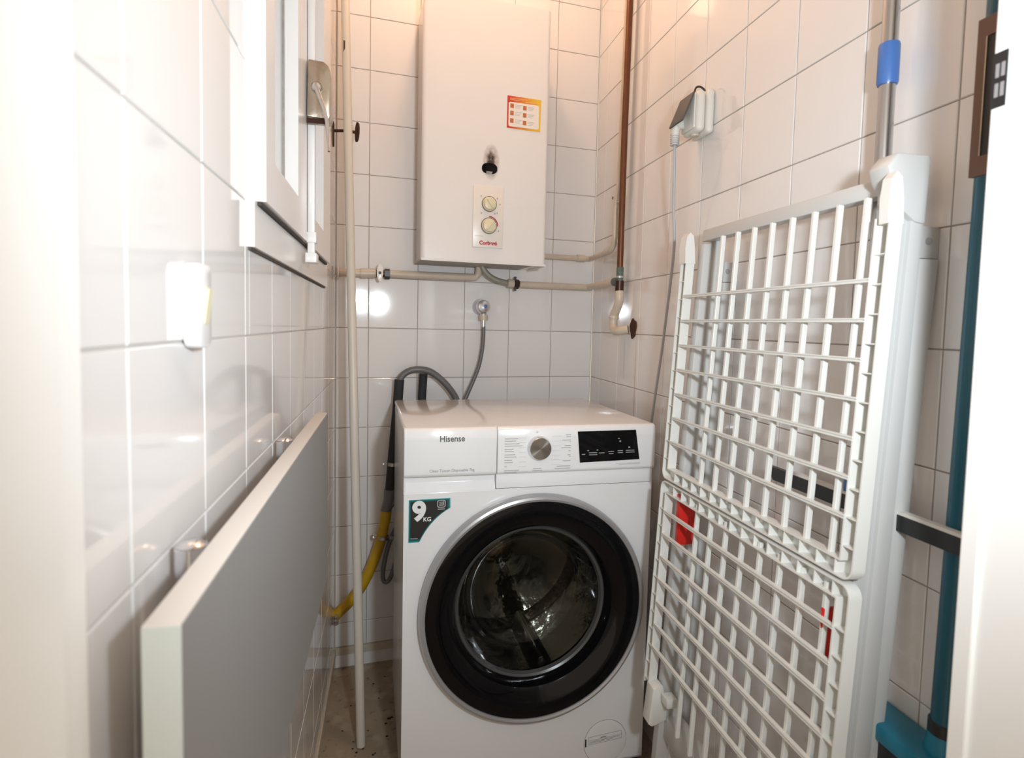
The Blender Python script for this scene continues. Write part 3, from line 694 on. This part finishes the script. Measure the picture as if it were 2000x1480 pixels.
for k in range(len(va)): bm.faces.new((va[k], va[(k+1) % len(va)], vb_[(k+1) % len(va)], vb_[k]))
for z, x0, x1 in ((.6765, .0745, .0835), (.6730, .0745, .0850), (.6700, .0745, .0850), (.6615, .0715, .0870)): box(bm, (x0, -.0020, z), (x1, -.0015, z+.0014))
box(bm, (.0835, -.0020, .6700), (.0850, -.0015, .6790))
fin('emblem', bm, mat('sticker_grey_ink', (.45, .45, .45), .5), sk)
bm = B(); box(bm, (.0145, -.0020, .6005), (.0300, -.0015, .6020)); fin('footer_line', bm, GREYINK, sk)
# pump filter cover
bm = B(); FC = (.4745, .082)
lathe(bm, [(.0525, .0), (.0525, .0010), (.0515, .0012), (0, .0012)], (FC[0], 0, FC[1]), (0, -1, 0), 56); fc = fin('filter_cover', bm, ENAMEL, wm, True, 20)
bm = B(); lathe(bm, [(.0526, .0002), (.0534, .0004)], (FC[0], 0, FC[1]), (0, -1, 0), 56); fin('cover_joint', bm, mat('joint_grey', (.22, .21, .19), .8), fc)
lb = bpy.data.objects.new('notice_label', None)
bm = B()
P0 = (.4330, .0795); ux = Vector((.088, .0065)).normalized()
def lbx(a0, a1, b0, b1, y=-.0018):
    v = [bm.verts.new((P0[0]+ux.x*a-ux.y*b, y, P0[1]+ux.y*a+ux.x*b)) for a, b in ((a0, b0), (a1, b0), (a1, b1), (a0, b1))]; bm.faces.new(v)
lbx(0, .083, .0, .0006); lbx(0, .083, .0185, .0191); lbx(.0, .0006, 0, .019); lbx(.0824, .083, 0, .019); lbx(0, .083, .0095, .0100)
lbx(.030, .044, .0118, .0136, -.0019); lbx(.003, .078, .0062, .0070); lbx(.004, .060, .0035, .0042)
fin('notice_lines', bm, mat('notice_ink', (.12, .11, .09), .6), fc)
bm = B(); box(bm, (.4235, -.0020, .0760), (.4268, -.0012, .0945)); fin('notice_bar', bm, BLACKP, fc)

# ---------------- socket, plug and cable on the right wall
so = thing('wall_socket', 'white surface-mounted socket with open grey lid on the right wall', 'socket', (WX, C1Y-.697, 1.518))
# local: x = -off, y along wall (+y to the back)
bm = B(); box(bm, (-.018, -.036, -.046), (0, .036, .046), .008, 3); sb1 = fin('back_box', bm, SOCKW, so, True, 40)
bm = B(); box(bm, (-.040, -.033, -.043), (-.0185, .033, .043), .010, 3); fin('front_box', bm, SOCKW, so, True, 40)
bm = B(); box(bm, (-.044, -.027, -.036), (-.040, .027, .036), .002); fin('outlet_face', bm, SOCKW, so, True)
ld = thing('x', 'x', 'x') if False else None
bm = B(); box(bm, (-.004, -.030, -.066), (0, .030, 0), .0012); lid = fin('lid', bm, SOCKG, so, True); lid.location = (-.044, 0, .036); lid.rotation_euler = (0, math.radians(22), 0)
bm = B(); tube(bm, [(-.036, -.010, .042), (-.033, -.011, .052), (-.024, -.011, .055), (-.014, -.011, .050), (-.011, -.010, .044)], .0022, 8, 4); fin('spring_loop', bm, BLACKP, so, True)
mlathe('gland', [(0, .006), (.009, .005), (.010, 0)], (-.026, 0, -.041), (0, 0, -1), PIPEC, so, 16)
pg = thing('power_plug', 'grey-white moulded plug hanging under the open lid of the wall socket', 'plug', (WX-.058, C1Y-.672, 1.496))
bm = B(); tube(bm, [(.014, -.012, .008), (.004, -.004, .006), (0, 0, .0), (0, .002, -.02), (0, .003, -.036)], lambda t: .0135-.0065*t, 16, 3); fin('plug_body', bm, SOCKW, pg, True)
bm = B()
for k in range(6): lathe(bm, [(.0062, -.0013), (.0098, -.0013), (.0098, .0013), (.0062, .0013)], (0, .0025, -.014-k*.0045), (0, 0, 1), 14, True)
fin('strain_relief', bm, mat('strain_grey', (.5, .5, .5), .5), pg, True)
cbk = thing('power_cable', 'thin grey cable hanging from the wall socket down behind the washing machine', 'cable')
mtube('cable', [(WX-.058, C1Y-.669, 1.46), (WX-.056, C1Y-.668, 1.41), RT(.650, 1.33, .045), RT(.640, 1.25, .035), RT(.615, 1.17, .028), RT(.592, 1.09, .024), RT(.565, .995, .020), RT(.540, .91, .018), RT(.520, .82, .018), RT(.50, .70, .02), RT(.48, .5, .02)], .0034, CABLE, cbk, 10, 5)

# ---------------- squeegee with telescopic pole
sq = thing('squeegee', 'telescopic metal pole with blue collar and black squeegee head on the right wall', 'squeegee')
PB = Vector((.799, -1.122, .845)); PT = Vector((.789, -1.128, 2.15)); 
def PP(z): t = (z-PB.z)/(PT.z-PB.z); return PB.lerp(PT, t)
mtube('lower_pole', [PP(.845), PP(1.40)], .0100, ALU, sq, 20)
mtube('upper_pole', [PP(1.40), PP(2.15)], .0100, ALU, sq, 20)
mtube('blue_collar', [PP(1.384), PP(1.387), PP(1.434), PP(1.437)], lambda t: .0128 if 0 < t < 1 else .0118, BLUE, sq, 24)
bm = B(); prism(bm, [(-.935, .833), (-1.290, .833), (-1.300, .812), (-.955, .812)], 'x', .7775, .7880, .0008); fin('head', bm, BLACKP, sq)
mbox('pale_foam_strip', (.7780, -1.290, .833), (.7880, -1.00, .8370), BEIGEM, sq)
mbox('blue_socket', (.7790, -1.138, .8350), (.8130, -1.105, .8600), BLUE, sq, .002)

# ---------------- teal stand with pole by the door
tl = thing('teal_stand', 'teal tube standing on a teal and black base by the door', 'stand', (.804, -1.266, 0))
mtube('tube', [(0, .010, .585), (0, 0.001, 1.2), (0, -.003, 2.0)], .0155, TEAL, tl, 28)
mlathe('black_collar', [(.0157, .585), (.0175, .586), (.0175, .601), (.0157, .602)], (0, .010, 0), (0, 0, 1), BLACKP, tl, 28, True)
bm = B(); box(bm, (-.038, -.085, .540), (.0165, .111, .5630), .004); fin('base_tray', bm, TEAL2, tl, True)
mlathe('tube_socket', [(.0210, .562), (.0205, .568), (.0185, .576), (.0175, .587), (.0, .587)], (0, .010, 0), (0, 0, 1), TEAL2, tl, 28)
bm = B(); box(bm, (-.033, -.080, 0.0), (.0145, .105, .540), .003); fin('black_body', bm, BLACKP, tl, True)
br = thing('brown_hanging_frame', 'narrow brown frame with black inside hanging by the door edge', 'frame', (.758, -1.306, 1.305))
bm = B()
for a, b in (((0, -.032, -.080), (.006, .028, -.060)), ((0, -.032, .062), (.006, .028, .082)), ((0, .018, -.060), (.006, .028, .062)), ((0, -.032, -.06), (.006, -.022, .062))): box(bm, a, b)
fin('rim', bm, BROWN, br)
mbox('black_inset', (.001, -.022, -.060), (.005, .018, .062), BLACKP, br)
mbox('metal_line', (-.0006, .0168, -.060), (.0010, .0180, .062), BRASSY, br)

# ---------------- folding clothes rack
rk = thing('clothes_drying_rack', 'white plastic folding clothes airer standing folded against the right wall', 'clothes airer', (0, 0, 0))
LEAN = math.atan(.055)
YN, YF_ = -1.2150, -.7120        # near and far outer edges of the wings
def wing(zlow, zhigh, rails_z, closed_low, slat_top, slat_bot, rr=.016):
    """U-shaped channel frame; local x = depth (towards the wall), y = world y, z = up the leaning plane"""
    par = thing('tmpw', 'x', 'x')
    bpy.data.objects.remove(par)
    H = zhigh-zlow
    w_ = .0225; t_ = .0022; D = .018
    # path in (y, z): open U
    def path(o):
        r = max(rr-o, .001); y0, y1 = YN+o, YF_-o; pts = []
        if closed_low:
            zb, zt = o, H
            pts.append((y1, zt)); pts.append((y1, zb+r+.001))
            for k in range(7): a = -PI/2*k/6; pts.append((y1-r+r*math.cos(a), zb+r+r*math.sin(a)))
            for k in range(7): a = -PI/2-PI/2*k/6; pts.append((y0+r+r*math.cos(a), zb+r+r*math.sin(a)))
            pts.append((y0, zt))
        else:
            zb, zt = 0, H-o
            pts.append((y1, zb)); pts.append((y1, zt-r-.001))
            for k in range(7): a = PI/2*k/6; pts.append((y1-r+r*math.cos(a), zt-r+r*math.sin(a)))
            for k in range(7): a = PI/2+PI/2*k/6; pts.append((y0+r+r*math.cos(a), zt-r+r*math.sin(a)))
            pts.append((y0, zb))
        return pts
    sec = [(0, 0), (t_, 0), (t_, D-t_), (w_-t_, D-t_), (w_-t_, 0), (w_, 0), (w_, D), (0, D)]
    bm = B(); loops = []
    for (o, d) in sec: loops.append([bm.verts.new((d, y, z)) for y, z in path(o)])
    n = len(loops[0])
    for i in range(len(sec)):
        a, b = loops[i], loops[(i+1) % len(sec)]
        for k in range(n-1): bm.faces.new((a[k], a[k+1], b[k+1], b[k]))
    bm.faces.new([l[0] for l in loops]); bm.faces.new([l[-1] for l in loops][::-1])
    fr = fin('wing_frame', bm, RACKW, rk, True, 25)
    fr.location = (.700+.055*(zlow-.755), 0, zlow); fr.rotation_euler = (0, LEAN, 0)
    # ribs in the channel
    bm = B(); box(bm, (0.0012, t_, -.0008), (D-.001, w_-t_, .0008)); bmesh.ops.recalc_face_normals(bm, faces=bm.faces)
    rme = bpy.data.meshes.new('rib'); bm.to_mesh(rme); bm.free(); rme.materials.append(RACKW)
    def rib(y, z, horiz):
        o = bpy.data.objects.new('rib', rme); COL.objects.link(o); o.parent = fr; o.location = (0, y, z)
        if horiz: o.rotation_euler = (PI/2, 0, 0)
    zz = .04 if closed_low else .01
    top = H-.01 if closed_low else H-.035
    while zz < top:
        rib(YN, zz, False); rib(YF_-w_, zz, False); zz += .0355
    y = YN+.030
    while y < YF_-.025:
        if closed_low: rib(y, 0, True)
        else: rib(y, H-w_, True)
        y += .0325
    if True:
        for c in fr.children:
            if c.rotation_euler[0] > 1: c.location.z += 0; 
    # rails (two thin bars with a groove) and slats behind them
    bm = B(); L0, L1 = YN+w_-.001, YF_-w_+.001
    box(bm, (-.0006, L0, .0008), (.0060, L1, .0026)); box(bm, (-.0006, L0, -.0026), (.0060, L1, -.0008)); box(bm, (.0012, L0, -.001), (.0058, L1, .001))
    bmesh.ops.recalc_face_normals(bm, faces=bm.faces)
    me = bpy.data.meshes.new('rail'); bm.to_mesh(me); bm.free(); me.materials.append(RACKW)
    for z in rails_z:
        o = bpy.data.objects.new('rail', me); COL.objects.link(o); o.parent = fr; o.location = (0, 0, z-zlow)
    bm = B(); box(bm, (.0062, -.0030, slat_bot-zlow), (.0140, .0030, slat_top-zlow), .0009, 2); bmesh.ops.recalc_face_normals(bm, faces=bm.faces)
    me = bpy.data.meshes.new('slat'); bm.to_mesh(me); bm.free(); me.materials.append(RACKW)
    for p in me.polygons: p.use_smooth = False
    for k in range(8):
        o = bpy.data.objects.new('slat', me); COL.objects.link(o); o.parent = fr; o.location = (0, -.844-.0463*k, 0)
    return fr
up = wing(.7570, 1.195, [1.122-.0483*k for k in range(7)], True, 1.226, .770)
lo = wing(.330, .7525, [.693-.0465*k for k in range(7)], False, .740, .300)
# rails sit between the side channels; hinge tabs at the top of the upper wing
def f_(z): return .722+.058*(z-.755)
def b_(z): return .781+.045*(z-1.028)
def r_(z): return .8170+.062*(z-1.166)
def leg(y0, y1, head):
    bm = B()
    prism(bm, [(f_(0)+.026, 0), (f_(1.19)+.024, 1.232), (b_(1.20), 1.232), (b_(0), 0)], 'y', y0, y1, .0016)
    prism(bm, [(f_(0), 0), (f_(1.19)+.004, 1.224), (f_(1.19)+.026, 1.224), (f_(0)+.028, 0)], 'y', y0+.006, y1-.002, .0016)
    lg = fin('front_leg', bm, RACKLEG, rk, True, 30)
    if head:
        bm = B(); prism(bm, [(.729, 1.256), (.742, 1.272), (.788, 1.272), (.790, 1.269), (.7865, 1.190), (.772, 1.192), (.752, 1.205), (.744, 1.214), (.744, 1.226), (.734, 1.240)], 'y', y0-.003, y1, .003)
        fin('leg_head', bm, RACKLEG, lg, True, 30)
    bm = B(); prism(bm, [(b_(0)-.002, 0), (b_(1.166)-.002, 1.150), (r_(1.15), 1.150), (r_(0), 0)], 'y', y0+.003, y1-.002, .0016); rl = fin('rear_leg', bm, RACKLEG, rk, True, 30)
    bm = B(); prism(bm, [(.780, 1.151), (.780, 1.192), (.8210, 1.189), (.8195, 1.151)], 'y', y0+.008, y1-.004, .001); fin('bracket', bm, RACKLEG, rl, True)
    mlathe('screw', [(0, .003), (.004, .002), (.0048, 0)], (.8040, y0+.008, 1.172), (0, -1, 0), SILVER, rl, 16)
    return lg
leg(-1.2000, -1.172, 1)
leg(-.7600, -.732, 0)
def tab(y0, y1):
    bm = B(); prism(bm, [(.7212, 1.186), (.7205, 1.215), (.7235, 1.238), (.7300, 1.246), (.7375, 1.240), (.7410, 1.215), (.7425, 1.186)], 'y', y0, y1); fin('hinge_tab', bm, RACKW, rk, True, 30)
tab(YN-.0006, YN+.0130); tab(YF_-.0240, YF_+.0006)
def side_panel(y0, y1):
    pass
bm = B(); prism(bm, [(.750, 1.228), (.752, 1.250), (.776, 1.256), (.778, 1.236), (.772, 1.228)], 'y', -1.176, -.744, .002); fin('top_crossbar', bm, RACKLEG, rk, True, 30)
bm = B(); prism(bm, [(.704, .232), (.706, .276), (.738, .282), (.738, .240)], 'y', -1.176, -.744, .002); fin('lower_crossbar', bm, RACKLEG, rk, True, 30)
bm = B(); prism(bm, [(.668, .268), (.676, .262), (.706, .272), (.708, .300), (.697, .345), (.676, .340), (.672, .300)], 'y', -.760, -.730, .002); fin('foot_joint', bm, RACKW, rk, True, 30)
bm = B(); prism(bm, [(.655, .262), (.668, .250), (.712, .258), (.716, .300), (.700, .345), (.672, .340), (.668, .300)], 'y', -1.210, -1.170, .002); fin('foot_joint', bm, RACKW, rk, True, 30)
mbox('stop_block', (.690, -.792, .318), (.712, -.766, .336), RACKW, rk, .002)
mbox('red_stop', (.7085, -.776, .638), (.7480, -.762, .735), RED, rk, .001)
mbox('red_stop', (.7020, -1.1710, .632), (.7250, -1.1660, .705), RED, rk, .001)

# ---------------- ceiling lamp (above the frame)
cl = thing('ceiling_lamp', 'round warm ceiling lamp above the washing machine, out of the picture', 'lamp', (.34, -.40, ZC))
mlathe('lamp_base', [(0, 0), (.06, 0), (.055, -.02), (0, -.02)], (0, 0, 0), (0, 0, 1), PAINTW, cl, 32)
mtube('lamp_holder', [(0, 0, -.02), (0, 0, -.09)], .018, PAINTW, cl)

# ---------------- crumbs on the floor
bm = B()
for (x, y, s_) in [(.118, -.10, .004), (.150, -.07, .003), (.085, -.20, .003), (.06, -.19, .003), (.155, -.28, .004), (.163, -.262, .006), (.170, -.258, .005), (.158, -.33, .0045), (.075, -.36, .003), (.085, -.375, .004), (.10, -.365, .003), (.075, -.335, .003), (.125, -.39, .004), (.13, -.385, .003), (.09, -.42, .006), (.05, -.40, .003), (.14, -.44, .003), (.11, -.30, .003), (.045, -.29, .003), (.135, -.17, .003)]:
    bmesh.ops.create_icosphere(bm, subdivisions=1, radius=s_*.8, matrix=Matrix.Translation((x, y, .001)) @ Matrix.Diagonal((1.2, .8, .5, 1)))
cr = fin('floor_crumbs', bm, mat('dark_crumbs', (.02, .016, .014), .9), None)
cr['kind'] = 'stuff'; cr['label'] = 'dark crumbs of dirt scattered on the floor left of the machine'; cr['category'] = 'dirt'

for o in bpy.data.objects:
    if o.name.split('.')[0] in ('programme_list', 'guide_lines', 'display_marks', 'dial_marks', 'caption_lines', 'title_lines', 'notice_lines', 'emblem', 'small_print', 'strain_relief', 'plaster_lump'):
        o['kind'] = 'stuff'
